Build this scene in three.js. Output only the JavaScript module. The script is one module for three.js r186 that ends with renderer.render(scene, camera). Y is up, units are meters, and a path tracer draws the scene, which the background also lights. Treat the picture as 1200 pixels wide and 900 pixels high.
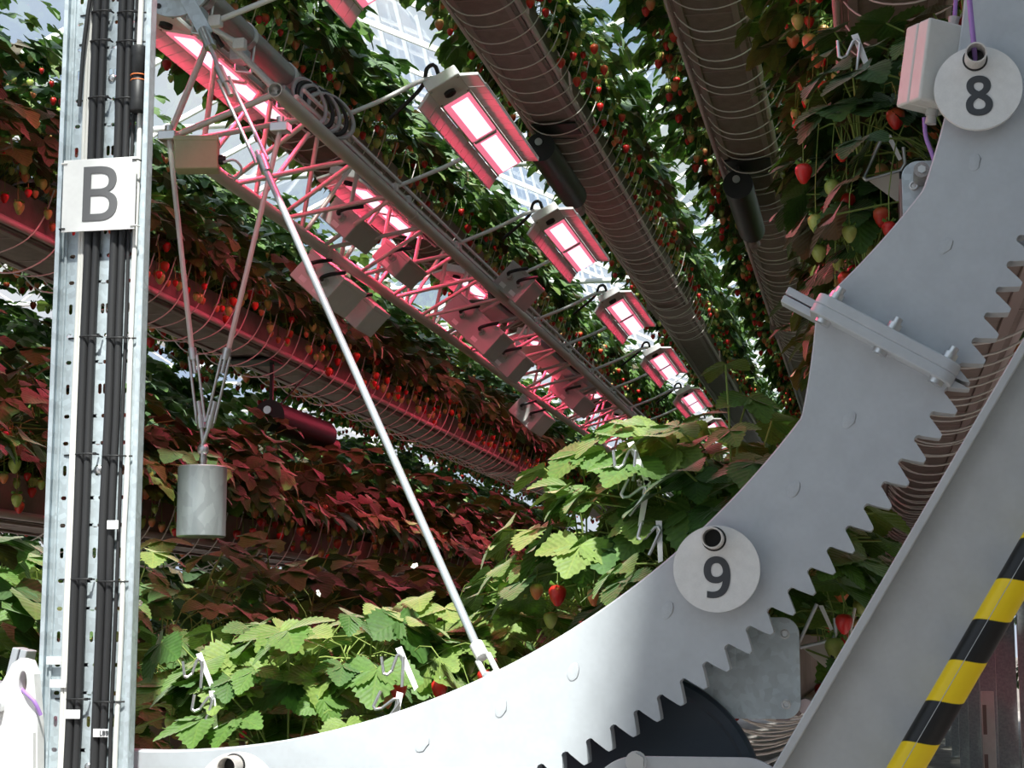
import * as THREE from 'three';
import { mergeGeometries, mergeVertices, toCreasedNormals } from 'three/addons/utils/BufferGeometryUtils.js';
import { RoundedBoxGeometry } from 'three/addons/geometries/RoundedBoxGeometry.js';
import { RectAreaLightUniformsLib } from 'three/addons/lights/RectAreaLightUniformsLib.js';
import { FontLoader } from 'three/addons/loaders/FontLoader.js';
import { TextGeometry } from 'three/addons/geometries/TextGeometry.js';

// ---------------------------------------------------------------- camera, sky, sun, exposure
const scene = new THREE.Scene();
const EYE = 1.6;                                    // eye height above the floor
const FOCAL = 2050;                                 // focal length in pixels of the 1200 x 900 frame
const PITCH = Math.atan(300 / FOCAL), YAW = Math.atan(428 / FOCAL * Math.cos(PITCH));
const camera = new THREE.PerspectiveCamera(2 * Math.atan(450 / FOCAL) * 180 / Math.PI, 4 / 3, 0.05, 200);
camera.rotation.order = 'YXZ';
camera.position.set(0, EYE, 0);
camera.rotation.set(PITCH, YAW, 0);
camera.updateMatrixWorld(true);
const renderer = new THREE.WebGLRenderer({ antialias: true });
renderer.toneMapping = THREE.LinearToneMapping;
renderer.toneMappingExposure = 1.0;
renderer.shadowMap.enabled = true;
RectAreaLightUniformsLib.init();

function seeded(a) { return () => { a |= 0; a = a + 0x6D2B79F5 | 0; let t = Math.imul(a ^ a >>> 15, 1 | a); t = t + Math.imul(t ^ t >>> 7, 61 | t) ^ t; return ((t ^ t >>> 14) >>> 0) / 4294967296; }; }
function noiseGrid(seed, n) { const r = seeded(seed), g = new Float32Array(n * n); for (let i = 0; i < g.length; i++) g[i] = r(); return (x, y) => { const xi = Math.floor(x), yi = Math.floor(y), fx = x - xi, fy = y - yi, sx = fx * fx * (3 - 2 * fx), sy = fy * fy * (3 - 2 * fy), m = k => ((k % n) + n) % n; const v = (a, b) => g[m(b) * n + m(a)]; return (v(xi, yi) * (1 - sx) + v(xi + 1, yi) * sx) * (1 - sy) + (v(xi, yi + 1) * (1 - sx) + v(xi + 1, yi + 1) * sx) * sy; }; }

{ // pale blue sky with thin cloud, the same all round
  const W = 512, H = 256, d = new Float32Array(W * H * 4), nz = noiseGrid(5, 64);
  for (let y = 0; y < H; y++) for (let x = 0; x < W; x++) {
    const up = Math.max(0, Math.sin((y / H - 0.5) * Math.PI));
    let c = 0.55 * nz(x / 8, y / 5) + 0.3 * nz(x / 4, y / 2.5) + 0.15 * nz(x / 2, y / 1.4);
    c = Math.min(1, Math.max(0, (c - 0.3) / 0.4));
    const b = [0.62 - 0.12 * up, 0.78 - 0.08 * up, 1.02], w = [1.12, 1.14, 1.16], i = (y * W + x) * 4;
    for (let k = 0; k < 3; k++) d[i + k] = (b[k] * (1 - c) + w[k] * c) * 0.74;
    d[i + 3] = 1;
  }
  const t = new THREE.DataTexture(d, W, H, THREE.RGBAFormat, THREE.FloatType);
  t.mapping = THREE.EquirectangularReflectionMapping; t.magFilter = t.minFilter = THREE.LinearFilter; t.needsUpdate = true;
  scene.background = t; scene.environment = t;
}
const sun = new THREE.DirectionalLight(new THREE.Color().setRGB(1.0, 0.95, 0.86), 11.5);
sun.position.set(0.15 * 30, 0.86 * 30, 0.5 * 30 - 6);
sun.target.position.set(0, 0, -6);
sun.castShadow = true; sun.shadow.radius = 4; sun.shadow.mapSize.set(4096, 4096);
Object.assign(sun.shadow.camera, { left: -16, right: 16, top: 26, bottom: -26, near: 1, far: 90 });
scene.add(sun, sun.target);

// ---------------------------------------------------------------- helpers
const V = (x, y, z) => new THREE.Vector3(x, y, z);
const S = (x, y, Z) => V(x, y + EYE, -Z);           // section coordinates: x, height over the eye, depth down the aisle
function at(px, py, Z) {                            // the point of the cross-section at depth Z that lies at that place
  const d = V((px - 600) / FOCAL, (450 - py) / FOCAL, -1).applyQuaternion(camera.quaternion);
  return d.multiplyScalar(-Z / d.z).add(camera.position);
}
const names = {};
function numbered(n) { const k = names[n] = (names[n] ?? -1) + 1; return k ? `${n}_${String(k).padStart(3, '0')}` : n; }
function shade(o) { o.castShadow = o.receiveShadow = true; return o; }
function thing(name, label, category, pos = V(0, 0, 0), group) {
  const o = new THREE.Group(); o.name = numbered(name); o.position.copy(pos); scene.add(o);
  o.userData = { label, category }; if (group) o.userData.group = group;
  return o;
}
function part(name, geo, mat, parent, label) {
  const m = shade(new THREE.Mesh(geo, mat)); m.name = name; if (label) m.userData.label = label;
  parent.add(m); return m;
}
function single(name, geo, mat, label, category, pos, group) {
  const m = part(numbered(name), geo, mat, scene); if (pos) m.position.copy(pos);
  m.userData = { label, category }; if (group) m.userData.group = group; return m;
}
function struct(name, geo, mat, parent = scene) { const m = part(name, geo, mat, parent); if (parent === scene) m.userData.kind = 'structure'; return m; }
const flat = g => g.index ? g.toNonIndexed() : g;
function merge(list) {
  const out = list.map(g => { g = flat(g); for (const k of Object.keys(g.attributes)) if (!['position', 'normal', 'uv', 'color'].includes(k)) g.deleteAttribute(k); return g; });
  const col = out.some(g => g.attributes.color);
  for (const g of out) if (col && !g.attributes.color) g.setAttribute('color', new THREE.BufferAttribute(new Float32Array(g.attributes.position.count * 3).fill(1), 3));
  return mergeGeometries(out);
}
function metricUV(g, s = 1) {                       // uv in metres from the largest normal component
  g = flat(g); const p = g.attributes.position, n = g.attributes.normal, uv = new Float32Array(p.count * 2);
  for (let i = 0; i < p.count; i++) {
    const a = Math.abs(n.getX(i)), b = Math.abs(n.getY(i)), c = Math.abs(n.getZ(i));
    const [u, v] = c >= a && c >= b ? [p.getX(i), p.getY(i)] : b >= a ? [p.getX(i), p.getZ(i)] : [p.getZ(i), p.getY(i)];
    uv[2 * i] = u / s; uv[2 * i + 1] = v / s;
  }
  g.setAttribute('uv', new THREE.BufferAttribute(uv, 2)); return g;
}
function cyl(a, b, r, seg = 8, r2 = r) {
  const d = b.clone().sub(a), g = new THREE.CylinderGeometry(r2, r, d.length(), seg, 1);
  g.applyQuaternion(new THREE.Quaternion().setFromUnitVectors(V(0, 1, 0), d.clone().normalize()));
  return g.translate((a.x + b.x) / 2, (a.y + b.y) / 2, (a.z + b.z) / 2);
}
function pipe(a, b, r, wall = 0.003, seg = 20) {    // open tube with a wall
  const d = b.clone().sub(a), L = d.length(), i = r - wall;
  const g = new THREE.LatheGeometry([[i, 0], [r, 0], [r, 0], [r, L], [r, L], [i, L], [i, L], [i, 0]].map(p => new THREE.Vector2(...p)), seg);
  g.applyQuaternion(new THREE.Quaternion().setFromUnitVectors(V(0, 1, 0), d.normalize()));
  return g.translate(a.x, a.y, a.z);
}
function wire(pts, r, seg = 0, rad = 5, closed = false) { return new THREE.TubeGeometry(new THREE.CatmullRomCurve3(pts, closed, 'centripetal'), seg || pts.length * 4, r, rad, closed); }
function bent(pts, r, rad = 6) { const l = []; for (let i = 0; i + 1 < pts.length; i++) { l.push(cyl(pts[i], pts[i + 1], r, rad)); if (i) l.push(new THREE.SphereGeometry(r, rad, 4).translate(pts[i].x, pts[i].y, pts[i].z)); } return merge(l); }
function rbox(w, h, d, r = 0.004) { return new RoundedBoxGeometry(w, h, d, 2, Math.min(r, w / 2.1, h / 2.1, d / 2.1)); }
function plate(shape, depth, bevel = 0.002, curve = 12) { return new THREE.ExtrudeGeometry(shape, { depth, bevelEnabled: bevel > 0, bevelThickness: bevel, bevelSize: bevel, bevelOffset: -bevel, bevelSegments: 2, curveSegments: curve }); }
function poly(pts) { const s = new THREE.Shape(); pts.forEach((p, i) => i ? s.lineTo(p[0], p[1]) : s.moveTo(p[0], p[1])); s.closePath(); return s; }
function roundRect(x0, y0, x1, y1, r) { const s = new THREE.Shape(); s.moveTo(x0 + r, y0); s.lineTo(x1 - r, y0); s.absarc(x1 - r, y0 + r, r, -Math.PI / 2, 0); s.lineTo(x1, y1 - r); s.absarc(x1 - r, y1 - r, r, 0, Math.PI / 2); s.lineTo(x0 + r, y1); s.absarc(x0 + r, y1 - r, r, Math.PI / 2, Math.PI); s.lineTo(x0, y0 + r); s.absarc(x0 + r, y0 + r, r, Math.PI, 1.5 * Math.PI); return s; }
function hex(r, h) { const g = new THREE.CylinderGeometry(r, r, h, 6); return g; }

// ---------------------------------------------------------------- materials
function tex(n, f, srgb) {
  const d = new Uint8Array(n * n * 4);
  for (let y = 0; y < n; y++) for (let x = 0; x < n; x++) { const c = f(x / n, y / n), i = (y * n + x) * 4; for (let k = 0; k < 3; k++) d[i + k] = Math.max(0, Math.min(255, (Array.isArray(c) ? c[k] : c) * 255)); d[i + 3] = 255; }
  const t = new THREE.DataTexture(d, n, n); t.wrapS = t.wrapT = THREE.RepeatWrapping; t.magFilter = THREE.LinearFilter; t.minFilter = THREE.LinearMipmapLinearFilter; t.generateMipmaps = true; if (srgb) t.colorSpace = THREE.SRGBColorSpace; t.needsUpdate = true; return t;
}
const nA = noiseGrid(1, 16), nB = noiseGrid(2, 64), nC = noiseGrid(3, 32);
const cells = (() => { const r = seeded(9), n = 22, p = []; for (let i = 0; i < n * n; i++) p.push([r(), r(), r()]); return (u, v) => { u *= n; v *= n; let best = 9, val = 0; for (let j = -1; j < 2; j++) for (let i = -1; i < 2; i++) { const a = Math.floor(u) + i, b = Math.floor(v) + j, q = p[((b + n) % n) * n + (a + n) % n], d = (a + q[0] - u) ** 2 + (b + q[1] - v) ** 2; if (d < best) { best = d; val = q[2]; } } return val; }; })();
const galvTex = tex(256, (u, v) => { const k = 0.86 + 0.09 * cells(u, v) + 0.05 * (nA(u * 16, v * 16) - 0.5); return [k * 0.97, k, k * 1.01]; }, true);
const galvRough = tex(256, (u, v) => 0.42 + 0.12 * cells(v, u) + 0.1 * nB(u * 64, v * 64));
const paintTex = tex(256, (u, v) => 0.955 + 0.03 * nA(u * 16, v * 16) + 0.02 * nB(u * 64, v * 64), true);
const paintBump = tex(256, (u, v) => 0.5 * nB(u * 64, v * 64) + 0.5 * nC(u * 32, v * 32));
const sheetTex = tex(256, (u, v) => { const k = 0.86 + 0.1 * nA(u * 16, v * 2 * 8) + 0.06 * nB(u * 64, v * 64); return k; }, true);
const rubberTex = tex(128, (u, v) => 0.85 + 0.15 * nB(u * 64, v * 64), true);
const concreteTex = tex(512, (u, v) => 0.72 + 0.14 * nA(u * 16, v * 16) + 0.1 * nC(u * 32, v * 32) + 0.08 * nB(u * 64 * 2, v * 64 * 2), true);
const std = (hexOrRgb, roughness = 0.6, metalness = 0, extra = {}) => new THREE.MeshStandardMaterial({ color: Array.isArray(hexOrRgb) ? new THREE.Color().setRGB(...hexOrRgb) : hexOrRgb, roughness, metalness, ...extra });
const M = {
  ring: std([0.52, 0.555, 0.59], 0.42, 0, { map: paintTex, bumpMap: paintBump, bumpScale: 0.0002 }),
  beam: std([0.5, 0.52, 0.54], 0.45, 0, { map: paintTex, bumpMap: paintBump, bumpScale: 0.0002 }),
  galv: std([0.72, 0.76, 0.79], 0.9, 0.4, { map: galvTex, roughnessMap: galvRough }),
  zinc: std([0.66, 0.67, 0.68], 0.3, 0.9),
  tube: std([0.76, 0.72, 0.68], 0.42, 0.15, { map: sheetTex }),
  oldTube: std([0.42, 0.41, 0.4], 0.5, 0.7, { map: sheetTex }),
  white: std([0.8, 0.8, 0.79], 0.45, 0, { map: paintTex }),
  arm: std([0.75, 0.75, 0.73], 0.4, 0.2),
  boxGrey: std([0.5, 0.5, 0.48], 0.55, 0, { map: paintTex }),
  boxLight: std([0.66, 0.66, 0.63], 0.5, 0, { map: paintTex }),
  tan: std([0.42, 0.38, 0.235], 0.55, 0, { map: paintTex }),
  black: std([0.014, 0.014, 0.015], 0.5, 0, { map: rubberTex }),
  cableBlack: std([0.03, 0.03, 0.032], 0.5, 0, { map: rubberTex }),
  cableWhite: std([0.75, 0.74, 0.7], 0.5),
  cableGrey: std([0.42, 0.43, 0.45], 0.5),
  purple: std([0.36, 0.2, 0.55], 0.5),
  orange: std([0.7, 0.2, 0.06], 0.5),
  ink: std([0.055, 0.06, 0.068], 0.6),
  label: std([0.82, 0.82, 0.82], 0.6),
  trough: std([0.26, 0.19, 0.175], 0.6, 0.1, { map: sheetTex }),
  troughTrim: std([0.3, 0.22, 0.21], 0.5, 0.15),
  weight: std([0.42, 0.445, 0.45], 0.8, 0.5, { map: galvTex, roughnessMap: galvRough }),
  rodSteel: std([0.5, 0.55, 0.58], 0.35, 0.5),
  rim: std([0.52, 0.42, 0.42], 0.45, 0.1),
  hoop: std([0.68, 0.63, 0.6], 0.45),
  peat: std([0.035, 0.025, 0.018], 1),
  flap: std([0.55, 0.5, 0.44], 0.8),
  fin: std([0.62, 0.6, 0.6], 0.5, 0.0),
  blueSteel: std([0.035, 0.05, 0.07], 0.45, 0.2, { map: paintTex }),
  post: std([0.42, 0.41, 0.42], 0.8, 0.25, { map: galvTex, roughnessMap: galvRough }),
  concrete: std([0.4, 0.36, 0.34], 0.85, 0, { map: concreteTex }),
  screen: std([0.62, 0.62, 0.6], 0.9),
  stem: std([0.2, 0.28, 0.06], 0.7),
  flower: std([0.9, 0.88, 0.82], 0.8),
  glass: new THREE.MeshPhysicalMaterial({ color: 0xf4fbff, roughness: 0.0, transmission: 1, thickness: 0, ior: 1.45 }),
  led: std([0.6, 0.4, 0.5], 0.4, 0, { emissive: new THREE.Color().setRGB(1, 0.78, 0.95), emissiveIntensity: 1.6 }),
  ledCover: std([0.6, 0.3, 0.35], 0.3, 0, { emissive: new THREE.Color().setRGB(0.95, 0.2, 0.32), emissiveIntensity: 0.9 }),
};

// ---------------------------------------------------------------- the greenhouse
struct('floor', metricUV(new THREE.BoxGeometry(34, 0.2, 52), 2), M.concrete).position.set(-4, -0.1, -18);
struct('wall_back', metricUV(new THREE.BoxGeometry(34, 1.2, 0.2), 2), M.concrete).position.set(-4, 0.6, -42);
{
  const EAVE = 6.3, RISE = 0.95, BAY = 4, STEP = 1.25, Z0 = 6, NZ = 37;
  const roof = new THREE.Group(); roof.name = 'ceiling'; roof.userData.kind = 'structure'; scene.add(roof);
  const len = Math.hypot(BAY / 2, RISE), tilt = Math.atan2(RISE, BAY / 2);
  const pane = new THREE.PlaneGeometry(len - 0.04, STEP - 0.04).rotateX(-Math.PI / 2), bar = rbox(len, 0.05, 0.035, 0.004);
  for (let b = 0; b < 4; b++) {
    const x0 = -10.9 + b * BAY;
    struct('roof_gutter', rbox(0.18, 0.16, NZ * STEP, 0.01), M.white, roof).position.set(x0, EAVE, Z0 - NZ * STEP / 2);
    struct('ridge_beam', rbox(0.08, 0.08, NZ * STEP, 0.01), M.white, roof).position.set(x0 + BAY / 2, EAVE + RISE, Z0 - NZ * STEP / 2);
    for (let i = 0; i < NZ; i++) for (const s of [0, 1]) {
      const cx = x0 + BAY * (0.25 + 0.5 * s), z = Z0 - i * STEP, m = struct('glazing_bar', bar, M.white, roof);
      m.position.set(cx, EAVE + RISE / 2, z); m.rotation.z = s ? -tilt : tilt;
      const p = struct('glass_pane', pane, M.glass, roof); p.position.set(cx, EAVE + RISE / 2, z - STEP / 2); p.rotation.z = s ? -tilt : tilt;
    }
  }
  for (let i = 0; i < 8; i++) {                      // lattice girders across the bays
    const z = -4.2 - i * 5, g = new THREE.Group(); g.name = `trim_${i + 1}`; g.userData.kind = 'structure'; scene.add(g);
    struct('girder_chord', cyl(V(-11.7, 6.12, z), V(4.3, 6.12, z), 0.03), M.white, g);
    struct('girder_chord', cyl(V(-11.7, 5.62, z), V(4.3, 5.62, z), 0.03), M.white, g);
    for (let k = 0; k < 20; k++) struct('girder_brace', cyl(V(-11.7 + k * 0.8, k % 2 ? 6.12 : 5.62, z), V(-10.9 + k * 0.8, k % 2 ? 5.62 : 6.12, z), 0.014, 6), M.white, g);
  }
  // drawn shade cloth under the roof beyond the frame: its edge is the soft shadow line on the ring
  single('shade_screen', rbox(1.15, 0.01, 9, 0.004), M.screen, 'pale woven shade cloth drawn under the glass roof', 'screen', V(0.12 + 0.575, 5.35, 1.4));
}

// ---------------------------------------------------------------- the toothed ring
const RC = { x: -1.5386, y: 1.5322 }, RZ = 3.6, PIN_R = 1.805, rad = d => d * Math.PI / 180;
const pinAngle = k => -11.45 - 36 * k;              // k = 0 is place 8, one step of 36 degrees for each place
const pin = k => ({ x: RC.x + PIN_R * Math.cos(rad(pinAngle(k))), y: RC.y + PIN_R * Math.sin(rad(pinAngle(k))) });
const ring = thing('toothed_ring', 'large pale grey steel ring with teeth round its outer edge', 'gear ring', S(RC.x, RC.y, RZ));
{
  const T = 218, p = 360 / T, rv = 1.978, rt = 2.020, pt = (r, a) => [r * Math.cos(rad(a)), r * Math.sin(rad(a))];
  const inner = a => { let d = ((a + 30.6) % 72 + 108) % 72 - 36; d = Math.abs(d) < 0.01 ? 0 : d; return d < 0 ? 1.768 - Math.max(0, 0.1 - (-d) * 0.0142) : 1.768 - Math.max(0, 0.1 - d * 0.0098); };
  const THICK = 0.055;
  const seg = (a0, a1) => {                          // outline of the teeth as [radius, angle]; faces are strips between it and the inner edge
    const o = [[rv + 0.02, a0 + 0.06]], n0 = Math.ceil((a0 + 23.18) / p - 0.2), n1 = Math.floor((a1 + 23.18) / p + 0.2);
    for (let n = n0; n <= n1; n++) {
      const a = -23.18 + n * p;                     // valley centre, rounded
      if (a - 0.3 * p > a0) o.push([rt - 0.006, a - 0.37 * p], [rv + 0.010, a - 0.17 * p], [rv + 0.003, a - 0.13 * p]);
      o.push([rv, a - 0.06 * p], [rv, a + 0.06 * p]);
      if (a + 0.3 * p < a1) o.push([rv + 0.003, a + 0.13 * p], [rv + 0.010, a + 0.17 * p], [rt - 0.006, a + 0.37 * p], [rt, a + 0.43 * p], [rt, a + 0.57 * p]);
    }
    o.push([rv + 0.02, a1 - 0.06]);
    const body = [], edge = [], quad = (t, a, b, c, d) => t.push(...a, ...b, ...c, ...a, ...c, ...d), P = (r, a, z) => [...pt(r, a), z], C = 0.003;
    const rows = z => o.map(([r, a]) => [r, a, inner(a), z]);
    const pairs = o.filter(([, a], i) => !i || a > o[i - 1][1] + 1e-6).filter(([, a]) => a >= a0 && a <= a1);
    for (let i = 0; i + 1 < pairs.length; i++) {
      const [r0, b0] = pairs[i], [r1, b1] = pairs[i + 1], i0 = inner(b0), i1 = inner(b1);
      quad(body, P(i0 + C, b0, 0), P(r0, b0, 0), P(r1, b1, 0), P(i1 + C, b1, 0));
      quad(body, P(i0, b0, -C), P(i0 + C, b0, 0), P(i1 + C, b1, 0), P(i1, b1, -C));
      quad(body, P(i0, b0, -THICK), P(i0, b0, -C), P(i1, b1, -C), P(i1, b1, -THICK));
      quad(body, P(r0, b0, -THICK), P(i0, b0, -THICK), P(i1, b1, -THICK), P(r1, b1, -THICK));
      quad(edge, P(r0, b0, 0), P(r0, b0, -THICK), P(r1, b1, -THICK), P(r1, b1, 0));
    }
    for (const [[r, a], s] of [[pairs[0], 1], [pairs[pairs.length - 1], -1]]) { const q = [P(inner(a), a, 0), P(inner(a), a, -THICK), P(r, a, -THICK), P(r, a, 0)]; quad(body, ...(s > 0 ? q : q.reverse())); }
    const make = t => { const g = new THREE.BufferGeometry(); g.setAttribute('position', new THREE.Float32BufferAttribute(t, 3)); g.computeVertexNormals(); return metricUV(g, 0.5); };
    return [make(body), make(edge)];
  };
  for (let k = 0; k < 5; k++) {
    const a1 = -30.6 - 72 * k, [body, edge] = seg(a1 - 72, a1);
    const m = part('ring_segment', body, M.ring, ring); part('tooth_edge', edge, M.ring, m);
  }
  for (const k of [0, 1]) {                          // bolted flange joints
    const a = -30.6 - 72 * k, o = new THREE.Group(); o.name = 'flange_joint'; o.rotation.z = rad(a); ring.add(o);
    for (const s of [-1, 1]) {
      const sh = roundRect(1.665, -0.07, 1.985, 0.055, 0.03);
      part('flange_plate', metricUV(plate(sh, 0.017, 0.003).rotateX(Math.PI / 2).translate(0, s > 0 ? 0.0195 : -0.0025, 0), 0.5), M.ring, o);
      part('flange_wing', metricUV(rbox(0.16, 0.017, 0.05, 0.003).translate(1.67, s * 0.010, -0.09), 0.5), M.ring, o);
    }
    for (const r of [1.70, 1.83, 1.955]) {
      part('bolt_head', merge([hex(0.017, 0.014).translate(r, -0.026, 0.028), new THREE.CylinderGeometry(0.021, 0.021, 0.004, 14).translate(r, -0.0195, 0.028)]), M.zinc, o);
      part('nut', merge([hex(0.016, 0.016).translate(r, 0.03, 0.028), new THREE.CylinderGeometry(0.0095, 0.0095, 0.034, 10).translate(r, 0.034, 0.028), new THREE.CylinderGeometry(0.021, 0.021, 0.004, 14).translate(r, 0.0205, 0.028)]), M.zinc, o);
    }
  }
  const rr = seeded(31);
  for (const [x, y] of [[782, 715], [672, 787], [587, 830], [495, 872], [930, 573], [995, 492], [1108, 288], [1142, 190]]) {
    const q = at(x, y, RZ), g = new THREE.SphereGeometry(0.017, 10, 6); const pa = g.attributes.position;
    for (let i = 0; i < pa.count; i++) { const k = 0.95 + 0.1 * Math.sin(pa.getY(i) * 400 + x); pa.setXYZ(i, pa.getX(i) * 0.75 * k, pa.getY(i) * 1.15, pa.getZ(i) * 0.05); }
    g.computeVertexNormals(); const m = part('weld_spot', g, M.ring, ring); m.position.set(q.x - ring.position.x, q.y - ring.position.y, 0.001); m.rotation.z = -0.7 + rr() * 0.5;
  }
}
const font = await new FontLoader().loadAsync('fonts/droid/droid_sans_regular.typeface.json');
function letter(ch, size, bold) { const g = new TextGeometry(ch, { font, size, depth: 0.0012, curveSegments: 8, bevelEnabled: true, bevelThickness: 0.0003, bevelSize: bold, bevelSegments: 1 }); g.computeBoundingBox(); const b = g.boundingBox; return g.translate(-(b.min.x + b.max.x) / 2, -(b.min.y + b.max.y) / 2, 0); }
for (const [k, ch, words] of [[0, '8', 'round white number plate reading 8 beside the light junction box'], [1, '9', 'round white number plate reading 9 above the row of teeth'], [2, null, 'round white plate with a pipe stub low on the ring by the perforated post']]) {
  const q = pin(k), d = thing('number_disc', words, 'number plate', S(q.x, q.y, RZ));
  const disc = new THREE.CylinderGeometry(0.0875, 0.0875, 0.012, 64).rotateX(Math.PI / 2);
  part('disc', toCreasedNormals(disc, 0.5), M.white, d).position.set(0.004, -0.06, 0.032);
  part('spacer', new THREE.CylinderGeometry(0.05, 0.05, 0.026, 24).rotateX(Math.PI / 2), M.ring, d).position.set(0.004, -0.05, 0.013);
  part('pipe_stub', pipe(V(0, 0, 0.02), V(0, 0, 0.085), 0.0215, 0.003, 28), M.tube, d);
  part('pipe_plug', new THREE.CylinderGeometry(0.018, 0.018, 0.004, 20).rotateX(Math.PI / 2), M.black, d).position.set(0, 0, 0.045);
  part('seal_ring', new THREE.TorusGeometry(0.0225, 0.0025, 8, 28), M.black, d).position.set(0, 0, 0.0385);
  if (ch) part('numeral', letter(ch, 0.077, 0.0028), M.ink, d).position.set(0.005, -0.077, 0.0382);
}

// ---------------------------------------------------------------- perforated post with cables
{
  const X0 = -1.7500, X1 = -1.5400, Zb = 3.52, W = X1 - X0, D = 0.030, H0 = -EYE, H1 = 2.6;
  const p = thing('cable_post', 'galvanised perforated steel channel post carrying cables', 'post', S(X0, -EYE, Zb));
  const sh = poly([[0, 0], [W, 0], [W, H1 - H0], [0, H1 - H0]]);
  const slot = (x, y, w, h) => { const o = new THREE.Path(), r = Math.min(w, h) / 2; if (h >= w) { o.absarc(x, y + h / 2 - r, r, 0, Math.PI); o.absarc(x, y - h / 2 + r, r, Math.PI, 2 * Math.PI); } else { o.absarc(x + w / 2 - r, y, r, -Math.PI / 2, Math.PI / 2); o.absarc(x - w / 2 + r, y, r, Math.PI / 2, 1.5 * Math.PI); } o.closePath(); sh.holes.push(o); };
  let k = 0;
  for (let y = 1.25; y < 3.15; y += 0.0595, k++) for (const f of [0.14, 0.50, 0.555, 0.78, 0.92]) {
    const tall = k % 3 === 0; slot(f * W, y, tall ? 0.0085 : 0.013, tall ? 0.023 : 0.0085);
  }
  part('perforated_web', metricUV(plate(sh, 0.002, 0, 5), 0.25), M.galv, p);
  for (const s of [0, 1]) {
    const x = s ? W - 0.0012 : 0.0012, i = s ? -1 : 1;
    part('side_flange', metricUV(rbox(0.0024, H1 - H0, D, 0.001).translate(x, (H1 - H0) / 2, D / 2), 0.25), M.galv, p);
    part('lip', metricUV(rbox(0.010, H1 - H0, 0.0024, 0.001).translate(x + i * 0.005, (H1 - H0) / 2, D), 0.25), M.galv, p);
    part('rib', metricUV(rbox(0.006, H1 - H0, 0.008, 0.002).translate(x + i * 0.014, (H1 - H0) / 2, 0.005), 0.25), M.galv, p);
  }
  for (const y of [1.335, 1.965, 2.845]) part('bolt_head', new THREE.SphereGeometry(0.0095, 12, 6, 0, 7, 0, 1.6).rotateX(Math.PI / 2).scale(1, 1, 0.6), M.zinc, p).position.set(W * 0.52, y, 0.002);
  // cables in the channel
  const run = (f, z, r, mat, words, cat, name, lean = 0.006, y0 = -EYE + 0.6, y1 = 2.4, seed = 1) => {
    const rr = seeded(seed), pts = []; for (let i = 0; i <= 16; i++) { const t = i / 16; pts.push(S(X0 + f * W - lean * (1 - t) * 2 + (rr() - 0.5) * 0.003, y0 + (y1 - y0) * t, Zb - z)); }
    return single(name, wire(pts, r, 60, 10), mat, words, cat);
  };
  run(0.365, 0.013, 0.0098, M.cableBlack, 'thick black cable on the inner side of the first tied pair', 'cable', 'power_cable', 0.006, undefined, undefined, 3);
  run(0.45, 0.012, 0.0085, M.cableBlack, 'thinner black cable beside the thick one of the first tied pair', 'cable', 'power_cable', 0.006, undefined, undefined, 3);
  run(0.655, 0.013, 0.0098, M.cableBlack, 'thick black cable next to the bare middle strip of the post', 'cable', 'power_cable', 0.006, undefined, undefined, 4);
  run(0.738, 0.012, 0.0080, M.cableBlack, 'thinner black cable next to the white cable in the post', 'cable', 'power_cable', 0.006, undefined, undefined, 4);
  run(0.80, 0.008, 0.0040, M.cableBlack, 'thin black lead beside the white cable in the post', 'cable', 'signal_cable', 0.005, undefined, undefined, 5);
  run(0.865, 0.010, 0.0056, M.cableWhite, 'thick white cable along the edge of the post', 'cable', 'signal_cable', 0.006, undefined, 1.16, 6);
  run(0.245, 0.007, 0.0045, M.cableWhite, 'thin white lead closer to the flange of the post', 'cable', 'signal_cable', 0.004, undefined, undefined, 7);
  run(0.285, 0.007, 0.0045, M.cableWhite, 'thin white lead closer to the black cables of the post', 'cable', 'signal_cable', 0.004, undefined, undefined, 8);
  // inline connector
  const cx = X0 + 0.86 * W, c = thing('cable_connector', 'black round inline cable connector with two orange seal rings', 'connector', S(cx, 1.155, Zb - 0.022));
  const lathe = (pts, s = 20) => new THREE.LatheGeometry(pts.map(q => new THREE.Vector2(...q)), s);
  part('lower_shell', lathe([[0, 0], [0.014, 0], [0.018, 0.004], [0.018, 0.026], [0.0165, 0.028], [0.0165, 0.072], [0, 0.072]]), M.black, c);
  part('collar', lathe([[0.0165, 0.072], [0.014, 0.075], [0.014, 0.082], [0.0165, 0.085]]), M.black, c);
  part('upper_shell', lathe([[0, 0.085], [0.0165, 0.085], [0.0165, 0.128], [0.018, 0.13], [0.018, 0.148], [0.015, 0.152], [0, 0.152]]), M.black, c);
  for (const y of [0.0725, 0.0845]) part('seal_ring', new THREE.TorusGeometry(0.0163, 0.0014, 6, 24).rotateX(Math.PI / 2), M.orange, c).position.y = y;
  single('signal_cable', wire([S(cx, 1.30, Zb - 0.022), S(cx + 0.001, 1.6, Zb - 0.018), S(cx - 0.002, 2.3, Zb - 0.016)], 0.0065, 20, 8), M.cableWhite, 'white cable coming down into the black inline connector', 'cable');
  single('cable_tail', wire([S(X0 + 0.29 * W, 1.46, Zb - 0.02), S(X0 + 0.23 * W, 1.33, Zb - 0.022), S(X0 + 0.19 * W, 1.18, Zb - 0.018)], 0.005, 20, 8), M.cableBlack, 'short loose black cable end hanging across the post flange', 'cable');
  // cable ties and paper tags
  const ties = [[18, 0], [52, 0], [118, 0], [396, 0], [533, 0], [679, 0], [819, 0]];
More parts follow.
